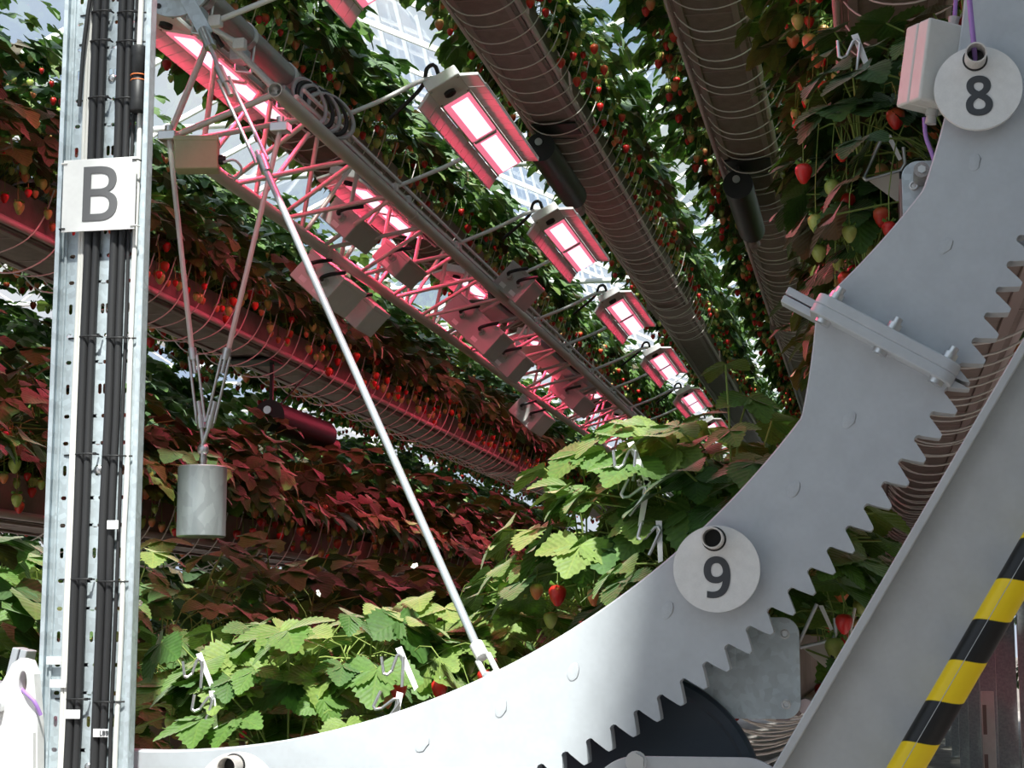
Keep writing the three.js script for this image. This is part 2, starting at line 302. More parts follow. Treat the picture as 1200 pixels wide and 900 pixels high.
  for (const [py] of ties) for (const [f0, f1] of [[0.13, 0.52], [0.56, 0.92]]) {
    const y = at(110, py + (f0 > 0.5 ? 3 : 0), Zb).y, a = X0 + f0 * W, b = X0 + f1 * W, th = thing('cable_tie', f0 < 0.5 ? 'black cable tie strapped round the first black pair' : 'black cable tie strapped round the second black pair', 'cable tie', V(a, y, -Zb), f0 < 0.5 ? 'ties on the first cable pair' : 'ties on the second cable pair');
    const c0 = f0 < 0.5 ? [0.30, 0.51] : [0.60, 0.80], z = 0.0255;
    part('strap', wire([V(0, 0, 0.002), V(c0[0] * W - f0 * W - 0.004, 0, 0.01), V(c0[0] * W - f0 * W, 0, z - 0.004), V((c0[0] + 0.06 - f0) * W, 0, z), V((c0[1] - 0.06 - f0) * W, 0, z), V((c0[1] - f0) * W, 0, z - 0.006), V(b - a, 0, 0.006)], 0.0021, 30, 5), M.black, th);
    part('buckle', rbox(0.007, 0.006, 0.006, 0.001), M.black, th).position.set((c0[1] - f0) * W, 0, z - 0.004);
  }
  for (const [px, py, w, h, z, words] of [[132, 615, 15, 11, 0.026, 'white paper tag on the second black pair, high on the post'], [63, 774, 20, 10, 0.016, 'blank white tag on the thin white leads, above the other'], [68, 801, 22, 10, 0.016, 'blank white tag on the thin white leads, below the other'], [85, 837, 20, 11, 0.026, 'white cable marker wrapped round the first black pair'], [118, 859, 20, 10, 0.026, 'white cable marker with small print on the second black pair']])
    single('cable_tag', rbox(w * 3.5 / FOCAL, h * 3.5 / FOCAL, 0.0016, 0.0005), M.label, words, 'tag', at(px, py, Zb - z));
  const prt = letter('LB9', 0.009, 0.0002); single('tag_print', prt, M.ink, 'small dark letters printed on the lowest white cable marker', 'lettering', at(122, 859, Zb - 0.0272));
  // sign B
  const q = at(116, 228, Zb - 0.036), s = thing('letter_sign', 'white square sign reading B fixed across the post', 'sign', q);
  part('sign_plate', metricUV(rbox(0.172, 0.163, 0.003, 0.001), 0.5), M.white, s);
  part('letter', letter('B', 0.121, 0.0016), std([0.11, 0.11, 0.115], 0.6), s).position.set(0.004, 0.002, 0.0016);
  for (const [sx, sy] of [[-1, 1], [1, 1], [-1, -1], [1, -1]]) part('tie_loop', bent([V(sx * 0.078, sy * 0.074, -0.01), V(sx * 0.078, sy * 0.074, 0.003), V(sx * 0.09, sy * 0.074, 0.002), V(sx * 0.094, sy * 0.074, -0.014)], 0.0018), sx > 0 === sy > 0 ? M.black : M.arm, s);
}

// ---------------------------------------------------------------- slanting leg, its guard, the drive wheel and cross plate
{
  const Z = 3.36, a = at(905, 900, Z), b = at(1200, 395, Z), d = b.clone().sub(a).setZ(0).normalize(), ang = Math.atan2(d.y, d.x);
  const lowest = -(a.y - 0.0) / d.y;                 // down to the floor
  const L0 = lowest, L1 = 1.6, L = L1 - L0, leg = thing('slanting_leg', 'broad grey painted steel channel leg slanting past the ring', 'steel leg', a.clone().setZ(-Z));
  const frame = new THREE.Group(); frame.name = 'channel'; frame.rotation.z = ang; leg.add(frame);
  const bar = (y0, y1, z0, z1, r = 0.003) => metricUV(rbox(L, Math.abs(y1 - y0), Math.abs(z1 - z0), r).translate((L0 + L1) / 2, (y0 + y1) / 2, (z0 + z1) / 2), 0.5);
  part('edge_flange', bar(0, -0.010, -0.075, 0.0), M.beam, frame);
  part('edge_lip', bar(-0.0, -0.017, -0.004, 0.004, 0.0035), M.beam, frame);
  part('web', bar(-0.010, -0.205, -0.05, -0.04), M.beam, frame);
  part('rear_flange', bar(-0.192, -0.205, -0.075, 0.0), M.beam, frame);
  // hazard guard: striped print round a half-round rubber profile
  const period = 0.172, n = 512, tb = at(1060, 872, Z).sub(a).dot(d), phase = 0.5 - (tb - L0) / period + 0.105, img = tex(n, (u, v) => { const k = v * 4 - u * 0.42 + phase; return (k - Math.floor(k)) < 0.5 ? [0.93, 0.80, 0.02] : [0.035, 0.035, 0.04]; }, true);
  const g = new THREE.CylinderGeometry(0.0305, 0.0305, L, 40, 1, false); g.rotateY(Math.PI); g.rotateZ(-Math.PI / 2);
  const uv = g.attributes.uv; for (let i = 0; i < uv.count; i++) uv.setXY(i, uv.getX(i), uv.getY(i) * L / (4 * period));
  const gd = thing('hazard_guard', 'yellow and black striped round edge guard along the slanting leg', 'edge guard', a.clone().setZ(-Z));
  const gf = new THREE.Group(); gf.name = 'guard'; gf.rotation.z = ang; gd.add(gf);
  part('striped_roll', g, std(0xffffff, 0.38, 0, { map: img }), gf).position.set((L0 + L1) / 2, -0.206, 0.012);
  part('seam', cyl(V(L0, -0.198, 0.0412), V(L1, -0.198, 0.0412), 0.0008, 5), M.cableGrey, gf);
  // cross plate
  const P = (x, y) => { const q = at(x, y, 3.44); return [q.x, q.y]; };
  const [xa, yt] = P(690, 885), [xb] = P(930, 885), h = 0.19;
  const cp = thing('cross_plate', 'light grey steel bar with rounded end, bolted to the slanting leg', 'steel bar', V(xa, yt - h, -3.44));
  const sh = roundRect(0, 0, xb - xa, h, 0.094);
  part('bar', metricUV(plate(sh, 0.012, 0.002), 0.5), M.beam, cp);
  const b1 = at(745, 893, 3.42);
  part('bolt_head', merge([hex(0.018, 0.014).rotateX(Math.PI / 2), new THREE.CylinderGeometry(0.021, 0.021, 0.004, 16).rotateX(Math.PI / 2).translate(0, 0, -0.008)]), M.zinc, cp).position.set(b1.x - xa, b1.y - yt + h, 0.022);
  for (const x of [795, 831]) { const q = at(x, 893, 3.425); part('bolt_hole', new THREE.CylinderGeometry(0.0048, 0.0048, 0.002, 14).rotateX(Math.PI / 2), M.black, cp).position.set(q.x - xa, q.y - yt + h, 0.0125); }
  const ft = (yt - h); part('stand', metricUV(rbox(0.12, ft, 0.08, 0.004).translate(0.25, h / 2 - ft / 2, -0.05), 0.5), M.beam, cp);
  // drive wheel behind the teeth
  const wc = at(745, 938, 3.74), w = thing('drive_wheel', 'dark blue grey round drive wheel behind the ring teeth', 'wheel', wc);
  const prof = [[0, -0.02], [0.265, -0.02], [0.27, -0.012], [0.27, 0.012], [0.262, 0.02], [0.245, 0.02], [0.238, 0.012], [0.12, 0.012], [0.1, 0.02], [0, 0.02]].map(q => new THREE.Vector2(...q));
  part('rim_disc', toCreasedNormals(new THREE.LatheGeometry(prof, 72).rotateX(Math.PI / 2), 0.4), M.blueSteel, w);
  part('axle', new THREE.CylinderGeometry(0.03, 0.03, 0.5, 20).rotateX(Math.PI / 2), M.zinc, w).position.z = 0.12;
  // white lugs by the foot of the post
  const q0 = at(0, 900, 3.46), lug = thing('ring_bracket', 'white painted steel lug with a round hole at the foot of the post', 'bracket', q0);
  const R = (x, y) => { const q = at(x, y, 3.46); return [q.x - q0.x, q.y - q0.y]; };
  const ls = poly([[-40, 830], [2, 800], [14, 778], [24, 771], [34, 774], [40, 790], [44, 850], [44, 905], [-40, 905]].map(e => R(...e)));
  const hc = R(27, 800), hole = new THREE.Path(); hole.absellipse(...hc, 0.009, 0.024, 0, 2 * Math.PI); ls.holes.push(hole);
  part('rear_lug', metricUV(plate(ls, 0.03, 0.002).translate(0, 0, -0.03), 0.5), M.white, lug);
  part('front_plate', metricUV(plate(poly([[-40, 812], [4, 812], [12, 820], [43, 858], [43, 905], [-40, 905]].map(e => R(...e))), 0.014, 0.002).translate(0, 0, 0.002), 0.5), M.white, lug);
  const bq = R(4, 828); part('bolt_head', merge([hex(0.014, 0.02).rotateX(Math.PI / 2), new THREE.CylinderGeometry(0.0075, 0.0075, 0.03, 10).rotateX(Math.PI / 2)]), M.zinc, lug).position.set(bq[0], bq[1], 0.026);
  single('purple_lead', wire([at(24, 806, 3.49), at(30, 812, 3.455), at(40, 822, 3.45), at(48, 838, 3.46)], 0.004, 20, 8), M.purple, 'short purple lead passing through the white lug', 'cable');
}
// junction box by number plate 8
{
  const z = 3.66, q = at(1087, 82, z), b = thing('junction_box', 'light grey plastic junction box with cable glands beside number plate 8', 'junction box', q);
  b.rotation.set(0.12, 0.5, -0.18);
  part('box_body', metricUV(rbox(0.1, 0.175, 0.05, 0.006), 0.5), M.boxLight, b);
  part('box_lid', metricUV(rbox(0.1, 0.175, 0.045, 0.006).translate(0, 0, 0.049), 0.5), M.boxLight, b);
  part('cable_gland', merge([hex(0.013, 0.014), new THREE.CylinderGeometry(0.01, 0.012, 0.02, 12).translate(0, -0.014, 0)]), M.boxGrey, b).position.set(0.012, -0.094, 0.02);
  part('cable_gland', merge([hex(0.013, 0.014), new THREE.CylinderGeometry(0.012, 0.01, 0.02, 12).translate(0, 0.014, 0)]), M.boxGrey, b).position.set(0.035, 0.094, 0.02);
  single('purple_lead', wire([at(1083, 138, z), at(1085, 160, z), at(1092, 180, z), at(1100, 205, z + 0.02)], 0.0045, 20, 8), M.purple, 'purple lead leaving the underside of the junction box', 'cable');
  single('purple_lead', wire([at(1118, 30, z), at(1120, 0, z), at(1122, -60, z)], 0.0045, 12, 8), M.purple, 'purple lead entering the top of the junction box', 'cable');
  single('purple_lead', wire([at(1143, 74, 3.56), at(1141, 50, 3.54), at(1137, 10, 3.53), at(1132, -60, 3.53)], 0.0055, 16, 8), M.purple, 'purple lead plugged into the pipe stub over number 8', 'cable');
}

// ---------------------------------------------------------------- lattice truss and what it carries
const TA = { x: -1.859, y: 1.764 }, TB = { x: -2.235, y: 1.63 }, TC = { x: -2.085, y: 2.005 }, TR = { x: -1.925, y: 1.87 };
const TZ0 = 5.2, TZ1 = 22;
{
  const t = thing('lattice_truss', 'long triangular lattice truss of welded tubes between the lamp rows', 'truss', S(-2, 1.8, TZ0));
  const o = t.position, P = (c, Z) => S(c.x, c.y, Z).sub(o);
  for (const c of [TA, TB, TC]) {
    part('chord', pipe(P(c, c === TA ? TZ0 : TZ0 - 0.0), P(c, TZ1), 0.0245, 0.003, 20), M.tube, t);
    for (let z = 6.9; z < 16; z += 1.9) part('chord_sleeve', pipe(P(c, z), P(c, z + 0.05), 0.0262, 0.003, 16), M.tube, t);
  }
  for (const [c, d] of [[TA, TB], [TB, TC], [TA, TC]]) for (let z = TZ0 + 0.08, k = 0; z < 15; z += 0.27, k++)
    part('diagonal', cyl(P(k % 2 ? c : d, z), P(k % 2 ? d : c, z + 0.24), 0.0095, 8), M.tube, t);
  for (const [c, d] of [[TA, TB], [TB, TC], [TA, TC]]) part('end_bar', cyl(P(c, TZ0 + 0.03), P(d, TZ0 + 0.03), 0.011, 10), M.tube, t);
  const rail = thing('cable_rail', 'thin white square rail carrying lamp arms above the truss', 'rail', S(TR.x, TR.y, 5.6));
  part('rail_bar', metricUV(rbox(0.016, 0.016, 14, 0.003).translate(0, 0, -7), 0.5), M.white, rail);
  part('rail_bar', metricUV(rbox(0.012, 0.012, 14, 0.003).translate(0.03, 0.02, -7), 0.5), M.white, rail);
  const rr = seeded(77);
  for (let k = 0; k < 3; k++) {
    const pts = []; for (let i = 0; i <= 26; i++) { const z = 5.8 + i * 0.45; pts.push(S(-1.95 + k * 0.022 + (rr() - 0.5) * 0.03, 1.845 - k * 0.015 + (rr() - 0.5) * 0.05, z)); }
    single('truss_cable', wire(pts, 0.011 - k * 0.002, 130, 7), M.black, 'black supply cable sagging along the inside of the truss', 'cable', null, 'cables lying in the truss');
  }
  // white sheet-metal trays inside the truss
  for (const [z0, z1] of [[8.9, 9.6], [10.4, 12.6]]) {
    const tr = thing('cable_tray', z0 < 10 ? 'pale sheet metal tray in the truss by the large grey cabinets' : 'long pale sheet metal tray deep inside the truss', 'cable tray', S(-2.05, 1.79, z0));
    part('tray_floor', metricUV(rbox(0.16, 0.004, z1 - z0, 0.001).translate(0, 0, -(z1 - z0) / 2), 0.5), M.white, tr);
    for (const s of [-1, 1]) part('tray_side', metricUV(rbox(0.004, 0.05, z1 - z0, 0.001).translate(s * 0.08, 0.025, -(z1 - z0) / 2), 0.5), M.white, tr);
  }
  // big grey pipe clamped to the upper chord
  const bp = thing('support_pipe', 'thick weathered grey pipe clamped over the end of the truss', 'pipe', S(-2.0, 2.03, 4.4));
  const pa = at(238, -14, 5.0), pb = at(346, 100, 5.85); const ax = { x: (pa.x + pb.x) / 2, y: (pa.y + pb.y) / 2 };
  const bx = pb.x, by = pb.y;
  bp.position.set(bx, by, -4.3);
  part('pipe_body', pipe(V(0, 0, 0), V(0, 0, -1.5), 0.043, 0.004, 28), M.oldTube, bp);
  for (const z of [0.62, 1.0, 1.42]) {
    part('clamp_ring', pipe(V(0, 0, -z), V(0, 0, -z - 0.03), 0.0475, 0.004, 28), M.zinc, bp);
    part('clamp_block', metricUV(rbox(0.05, 0.045, 0.07, 0.004), 0.3), M.galv, bp).position.set(-0.01, -0.068, -z - 0.015);
    part('u_bolt', bent([V(-0.03, -0.02, -z - 0.04), V(-0.035, -0.11, -z - 0.04), V(0.02, -0.12, -z - 0.04), V(0.03, -0.02, -z - 0.04)], 0.005), M.zinc, bp);
  }
  // galvanised end plate with bearing
  const ep = thing('bearing_plate', 'round galvanised end plate with a cream bearing cover', 'plate', at(207, -26, 4.75));
  part('plate_disc', metricUV(toCreasedNormals(new THREE.CylinderGeometry(0.124, 0.124, 0.012, 48).rotateX(Math.PI / 2), 0.5), 0.3), M.galv, ep);
  part('bearing_cover', new THREE.CylinderGeometry(0.068, 0.072, 0.02, 40).rotateX(Math.PI / 2), M.tan, ep).position.z = 0.016;
  part('rivet', new THREE.CylinderGeometry(0.008, 0.008, 0.005, 16).rotateX(Math.PI / 2), M.black, ep).position.set(-0.052, -0.088, 0.007);
  // tie rod with turnbuckle
  const rod = thing('tie_rod', 'thin steel tie rod with turnbuckle running from the truss end to the ring', 'tie rod', at(572, 787, 3.76));
  const line = (x, y) => { const k = Math.min(1, Math.max(0, (y - 15) / 772)); return at(x, y, 4.66 - 0.9 * k).sub(rod.position); };
  part('strap', metricUV(merge([0].map(() => { const a = line(222, 2), b = line(239, 36); const g = rbox(a.distanceTo(b) + 0.02, 0.042, 0.006, 0.002); g.rotateZ(Math.atan2(b.y - a.y, b.x - a.x)); return g.translate((a.x + b.x) / 2, (a.y + b.y) / 2, (a.z + b.z) / 2); })), 0.3), M.galv, rod);
  part('strap_bolt', new THREE.CylinderGeometry(0.01, 0.01, 0.02, 14).rotateX(Math.PI / 2), M.zinc, rod).position.copy(line(223, 6));
  part('rod_end', merge([cyl(line(238, 35), line(246, 54), 0.0155, 14), cyl(line(244, 48), line(247, 56), 0.017, 6)]), M.zinc, rod);
  part('thread', cyl(line(246, 54), line(258, 84), 0.0065, 10), M.zinc, rod);
  part('turnbuckle', merge([cyl(line(256, 79), line(265, 98), 0.013, 12), cyl(line(256, 94), line(301, 192), 0.0052, 8), cyl(line(268, 90), line(314, 188), 0.0052, 8), cyl(line(264, 94), line(271, 112), 0.0075, 8), cyl(line(306, 184), line(313, 202), 0.015, 12), cyl(line(306, 188), line(301, 178), 0.007, 8)]), M.zinc, rod);
  part('rod', cyl(line(312, 200), line(560, 760), 0.0095, 14), M.rodSteel, rod);
  part('fork_end', (() => { const a = line(558, 755), b = line(577, 792), d = b.clone().sub(a), n = V(-d.y, d.x, 0).normalize(); const off = (p, k) => p.clone().addScaledVector(n, k); const m = a.clone().lerp(b, 0.42); return merge([cyl(a, m, 0.0155, 14), cyl(off(m, 0.014), off(b, 0.014), 0.0065, 8), cyl(off(m, -0.014), off(b, -0.014), 0.0065, 8), cyl(off(b, 0.02), off(b, -0.02), 0.009, 8)]); })(), M.white, rod);
  part('anchor_lug', metricUV(rbox(0.04, 0.5, 0.012, 0.003).translate(0.01, -0.25, 0), 0.3), M.galv, rod);
}
{ // counterweight on two turnbuckle rods
  const Z = 5.15, w = thing('counterweight', 'galvanised cylinder weight hanging from two rods below the truss end', 'weight', at(236.5, 588, Z));
  const P = (x, y, z = Z) => at(x, y, z).sub(w.position), k = Z / FOCAL;
  part('cylinder', toCreasedNormals(new THREE.LatheGeometry([[0, -44], [29, -44], [30.3, -42.6], [30.3, 42.6], [29, 44], [0, 44]].map(q => new THREE.Vector2(q[0] * k, q[1] * k)), 48), 0.5), M.weight, w);
  part('eye_bolt', merge([cyl(P(238, 545), P(238, 520), 0.011, 12), new THREE.SphereGeometry(0.019, 14, 10).scale(1, 1.1, 0.7).translate(...P(238, 527).toArray()), hex(0.013, 0.012).translate(...P(238, 539).toArray())]), M.zinc, w);
  for (const [x0, y0, x1, y1, x2, y2] of [[198, 160, 225, 412, 236, 500], [329, 150, 267, 412, 245, 500]]) {
    part('rod', cyl(P(x0, y0), P(x1, y1), 0.0085, 10), M.tube, w);
    const a = P(x1, y1 - 4), b = P(x2, y2), d = b.clone().sub(a), n = V(-d.y, d.x, 0).normalize(), off = (p, e) => p.clone().addScaledVector(n, e), q = t => a.clone().lerp(b, t);
    part('turnbuckle', merge([cyl(q(0), q(0.15), 0.0135, 12), cyl(q(0.86), q(1.02), 0.0135, 12), cyl(off(q(0.1), 0.0135), off(q(0.95), 0.0135), 0.005, 8), cyl(off(q(0.1), -0.0135), off(q(0.95), -0.0135), 0.005, 8), cyl(q(0.1), q(0.32), 0.0065, 8), cyl(q(0.68), q(0.95), 0.008, 8)]), M.zinc, w);
    part('thread', cyl(b, P(238, 520), 0.0075, 8), M.zinc, w);
    part('hanger_clamp', merge([rbox(0.06, 0.03, 0.05, 0.004).translate(...P(x0, y0).toArray()), hex(0.014, 0.05).translate(...P(x0, y0 - 4).toArray())]), M.zinc, w);
  }
}
{ // cream junction box at the truss end
  const b = thing('cream_box', 'small cream junction box with a black gland below the truss end', 'junction box', at(231, 182, 5.02)); b.rotation.set(0.05, 0.3, 0.02);
  part('box_body', metricUV(rbox(0.135, 0.105, 0.09, 0.006), 0.5), M.tan, b);
  part('box_lid', metricUV(rbox(0.139, 0.018, 0.094, 0.005).translate(0, 0.045, 0), 0.5), M.tan, b);
  part('gland', merge([new THREE.CylinderGeometry(0.013, 0.013, 0.03, 12).rotateZ(Math.PI / 2), hex(0.017, 0.012).rotateZ(Math.PI / 2)]), M.black, b).position.set(0.075, -0.02, 0.02);
  single('grey_lead', wire([at(262, 190, 5.0), at(275, 188, 5.0), at(283, 197, 5.02), at(278, 208, 5.05), at(268, 205, 5.1)], 0.004, 24, 6), M.cableGrey, 'thin grey lead curling out of the cream junction box', 'cable');
}
{ // coil of spare cable
  const c = thing('cable_coil', 'coil of dark spare cable hung over the truss end', 'cable coil', at(372, 118, 5.75));
  for (let i = 0; i < 5; i++) { const g = new THREE.TorusGeometry(0.085 + i * 0.004, 0.0095, 8, 36).scale(0.62, 1, 1); const m = part('loop', g, i % 2 ? M.cableBlack : M.cableGrey, c); m.position.set(i * 0.014 - 0.03, -i * 0.008, -i * 0.02); m.rotation.set(0.1 * i, 0.7, 0.55 + 0.06 * i); }
}
// control boxes along the truss
function controlBox(x, y, Z, w, h, d, rz, mat, words, glands = 2, leads = []) {
  const b = thing('control_box', words, 'control box', S(x, y, Z)); b.rotation.z = rz;
  part('housing', metricUV(rbox(w, h, d, 0.006).translate(0, 0, -d / 2), 0.5), mat, b);
  part('lid', metricUV(rbox(w * 1.02, 0.02, d * 1.02, 0.004).translate(0, h / 2, -d / 2), 0.5), mat, b);
  for (let i = 0; i < glands; i++) {
    const gx = (i - (glands - 1) / 2) * w * 0.42;
    part('gland', merge([new THREE.CylinderGeometry(0.021, 0.021, 0.012, 16).rotateX(Math.PI / 2), new THREE.CylinderGeometry(0.015, 0.016, 0.035, 14).rotateX(Math.PI / 2).translate(0, 0, 0.015)]), M.boxGrey, b).position.set(gx, 0.01, 0.006);
    part('lead', wire([V(gx, 0.01, 0.01), V(gx, 0.02, 0.06), V(gx + 0.02, 0.05, 0.07), V(gx + 0.04, 0.1, 0.0)], 0.009, 16, 7), M.black, b);
    part('sticker', rbox(0.035, 0.022, 0.001, 0.0003), M.label, b).position.set(gx, -h * 0.3, 0.001);
  }
  return b;
}
controlBox(-2.30, 1.53, 7.0, 0.2, 0.14, 0.34, -0.75, M.boxLight, 'pale control box under the truss next to the hanging weight');
controlBox(-2.29, 1.50, 7.48, 0.18, 0.13, 0.25, -0.75, M.boxLight, 'smaller pale box behind the first one under the truss', 1);
controlBox(-2.12, 1.72, 6.75, 0.15, 0.1, 0.32, -0.75, M.boxGrey, 'grey box inside the truss above the pale control box', 1);
controlBox(-2.10, 1.70, 7.45, 0.15, 0.1, 0.3, -0.75, M.boxGrey, 'grey box in the middle of the truss between two trays', 1);
controlBox(-2.03, 1.63, 8.75, 0.33, 0.15, 0.26, -0.75, M.boxGrey, 'large grey cabinet slung across the truss with two black leads');
controlBox(-2.03, 1.60, 9.35, 0.33, 0.15, 0.26, -0.75, M.boxGrey, 'second large grey cabinet directly behind the one with two leads', 2);
controlBox(-1.76, 1.80, 8.55, 0.16, 0.15, 0.26, -0.75, M.boxGrey, 'square grey box on the lamp side of the truss chord');
controlBox(-2.22, 1.48, 11.2, 0.2, 0.14, 0.4, -0.75, M.boxLight, 'pale control box far down under the truss');
controlBox(-2.02, 1.66, 11.6, 0.22, 0.12, 0.5, -0.75, M.boxGrey, 'grey box far down inside the truss', 1);

// ---------------------------------------------------------------- grow lamps
const tiltOf = s => rad(s > 0 ? 28 : 13);
const LR = { x: -1.48, y: 2.0 }, LAMP = 1.2;
function makeLamp(side) {
  const TILT = tiltOf(side);
  const o = new THREE.Group(); o.userData = { category: 'grow lamp' };
  const body = new THREE.Group(); body.name = 'fixture'; body.rotation.z = side * TILT; o.add(body);
  const L = LAMP, put = (n, g, m) => part(n, g, m, body);
  // local frame: x across, -y is the lit face, z towards the aisle entrance; near end at z = +L/2
  put('housing', metricUV(rbox(0.122, 0.034, L - 0.2, 0.006).translate(0, 0.008, -0.1), 0.5), M.arm);
  put('driver_cap', metricUV(rbox(0.132, 0.042, 0.2, 0.006).translate(0, 0.004, L / 2 - 0.1), 0.5), M.white);
  put('cap_gland', merge([new THREE.CylinderGeometry(0.022, 0.022, 0.012, 24), new THREE.TorusGeometry(0.019, 0.004, 8, 24).rotateX(Math.PI / 2).translate(0, -0.006, 0)]), M.black).position.set(-0.002, -0.022, L / 2 - 0.1);
  for (const [sx, sz] of [[-1, 0.02], [1, 0.02], [-1, 0.18], [1, 0.18]]) put('screw', new THREE.CylinderGeometry(0.004, 0.004, 0.003, 8), M.oldTube).position.set(sx * 0.056, -0.0185, L / 2 - sz);
  put('rating_label', rbox(0.05, 0.001, 0.03, 0.0003), M.label).position.set(0.02, -0.0185, L / 2 - 0.17);
  for (const s of [-1, 1]) {
    const wing = new THREE.Group(); wing.name = 'cooling_wing'; wing.position.set(s * 0.064, -0.010, 0); wing.rotation.z = -s * 0.5; body.add(wing);
    part('wing_end', metricUV(rbox(0.068, 0.012, 0.13, 0.003).translate(s * 0.036, 0, L / 2 - 0.09), 0.5), M.white, wing);
    part('wing_plate', metricUV(rbox(0.068, 0.006, L - 0.16, 0.002).translate(s * 0.036, 0.008, -0.08), 0.5), M.fin, wing);
    for (let i = 0; i < 13; i++) { const z = L / 2 - 0.16 - (i + 0.5) * (L - 0.16) / 13; part('fin_panel', metricUV(rbox(0.066, 0.008, (L - 0.16) / 13 - 0.006, 0.002).translate(s * 0.036, -0.001, z), 0.5), M.fin, wing); }
  }
  for (const s of [-1, 1]) put('side_rim', metricUV(rbox(0.008, 0.012, L - 0.2, 0.002).translate(s * 0.059, -0.010, -0.1), 0.5), M.arm);
  for (const [z0, z1] of [[0.38, -0.08], [-0.12, -0.58]]) { put('lamp_cover', rbox(0.108, 0.010, z0 - z1, 0.002).translate(0, -0.013, (z0 + z1) / 2), M.ledCover); put('lamp_window', rbox(0.07, 0.004, z0 - z1 - 0.03, 0.001).translate(0.004, -0.018, (z0 + z1) / 2), M.led); }
  put('window_divider', rbox(0.1, 0.012, 0.03, 0.003).translate(0, -0.014, -0.1), M.arm);
  return { o, body };
}
const lampProto = { 1: makeLamp(1), [-1]: makeLamp(-1) };
function addLamp(side, zc, label) {
  const o = lampProto[side].o.clone(), x = side > 0 ? LR.x : -2.2, y = side > 0 ? LR.y : 2.0, TILT = tiltOf(side);
  o.name = numbered('grow_lamp'); o.position.copy(S(x, y, zc)); o.userData = { label, category: 'grow lamp', group: side > 0 ? 'lamp row over the aisle side of the truss' : 'lamp row on the far side of the truss' }; scene.add(o);
  // two arms back to the rail
  const from = S(TR.x, TR.y, zc).sub(o.position);
  for (const dz of [0.52, -0.42]) {
    const e = V(-side * 0.03, 0.035, dz), f = V(from.x + (side > 0 ? 0 : 0.0), from.y, dz + 0.05);
    part('arm', wire([f, f.clone().lerp(e, 0.5), f.clone().lerp(e, 0.86).add(V(0, 0.012, 0)), e], 0.0095, 16, 8), M.arm, o);
    part('arm_foot', rbox(0.04, 0.035, 0.03, 0.004).translate(f.x, f.y, f.z), M.white, o);
  }
  part('supply_lead', wire([V(-side * 0.02, 0.03, LAMP / 2 - 0.05), V(-side * 0.03, 0.06, LAMP / 2 - 0.02), V(-side * 0.06, 0.06, LAMP / 2 - 0.04), V(-side * 0.1, 0.02, LAMP / 2 - 0.12), from.clone().multiplyScalar(0.55).setZ(LAMP / 2 - 0.2)], 0.008, 30, 7), M.black, o);
  const light = new THREE.RectAreaLight(new THREE.Color().setRGB(1, 0.05, 0.13), 60, 0.075, 0.96);
  light.position.set(side * Math.sin(TILT) * 0.026, -Math.cos(TILT) * 0.026, 0).applyAxisAngle(V(0, 0, 1), 0); light.position.z = -0.1;
  const n = V(side * Math.sin(TILT), -Math.cos(TILT), 0);
  light.quaternion.setFromRotationMatrix(new THREE.Matrix4().makeBasis(V(0, 0, 1).cross(n.clone().negate()).normalize().multiplyScalar(1), V(0, 0, 1), n.clone().negate()));
  light.castShadow = true; o.add(light);
}
for (let i = -1; i < 6; i++) addLamp(1, 6.5 + 2.03 * i, ['pink glowing grow lamp just past the thick grey pipe', 'pink glowing grow lamp whose arms meet the truss before the first control boxes', 'pink glowing grow lamp above the square grey box on the truss', 'pink glowing grow lamp, third along from the truss end', 'pink glowing grow lamp, fourth along from the truss end', 'pink glowing grow lamp, fifth along, just over the strawberry leaves', 'pink glowing grow lamp, last along the truss behind leaves'][i + 1]);
for (let i = 0; i < 6; i++) addLamp(-1, 5.62 + 2.03 * i, 'pink grow lamp on the far side, seen in pieces through the truss');

// ---------------------------------------------------------------- growing gutters
const GW = 0.155, GH = 0.17, GB = -0.36, GZ0 = 3.76, GZ1 = 36;      // half width, height, bottom below the pin, ends
const gutterWords = ['growing gutter hung at ring place eight', 'growing gutter hung at ring place nine', 'low growing gutter behind the sunlit lower ring', 'low growing gutter behind the perforated post', 'growing gutter of the red lit leaves', 'growing gutter lit pink beneath the truss', 'growing gutter behind the lattice truss', 'broad growing gutter overhead beside the grow lamps', 'growing gutter overhead with the lower black roller', 'growing gutter overhead above place eight'];
const hoopGeo = wire([V(-GW - 0.006, 0.03, 0), V(-GW + 0.03, -0.03, 0.008), V(-0.05, -0.085, 0.02), V(0.07, -0.09, 0.02), V(GW + 0.03, -0.03, 0.0), V(GW + 0.085, 0.07, -0.025), V(GW + 0.12, 0.2, -0.035)], 0.0032, 22, 5);
const clipGeo = rbox(0.012, 0.014, 0.016, 0.003), ribGeo = rbox(2 * GW - 0.01, 0.003, 0.012, 0.001);
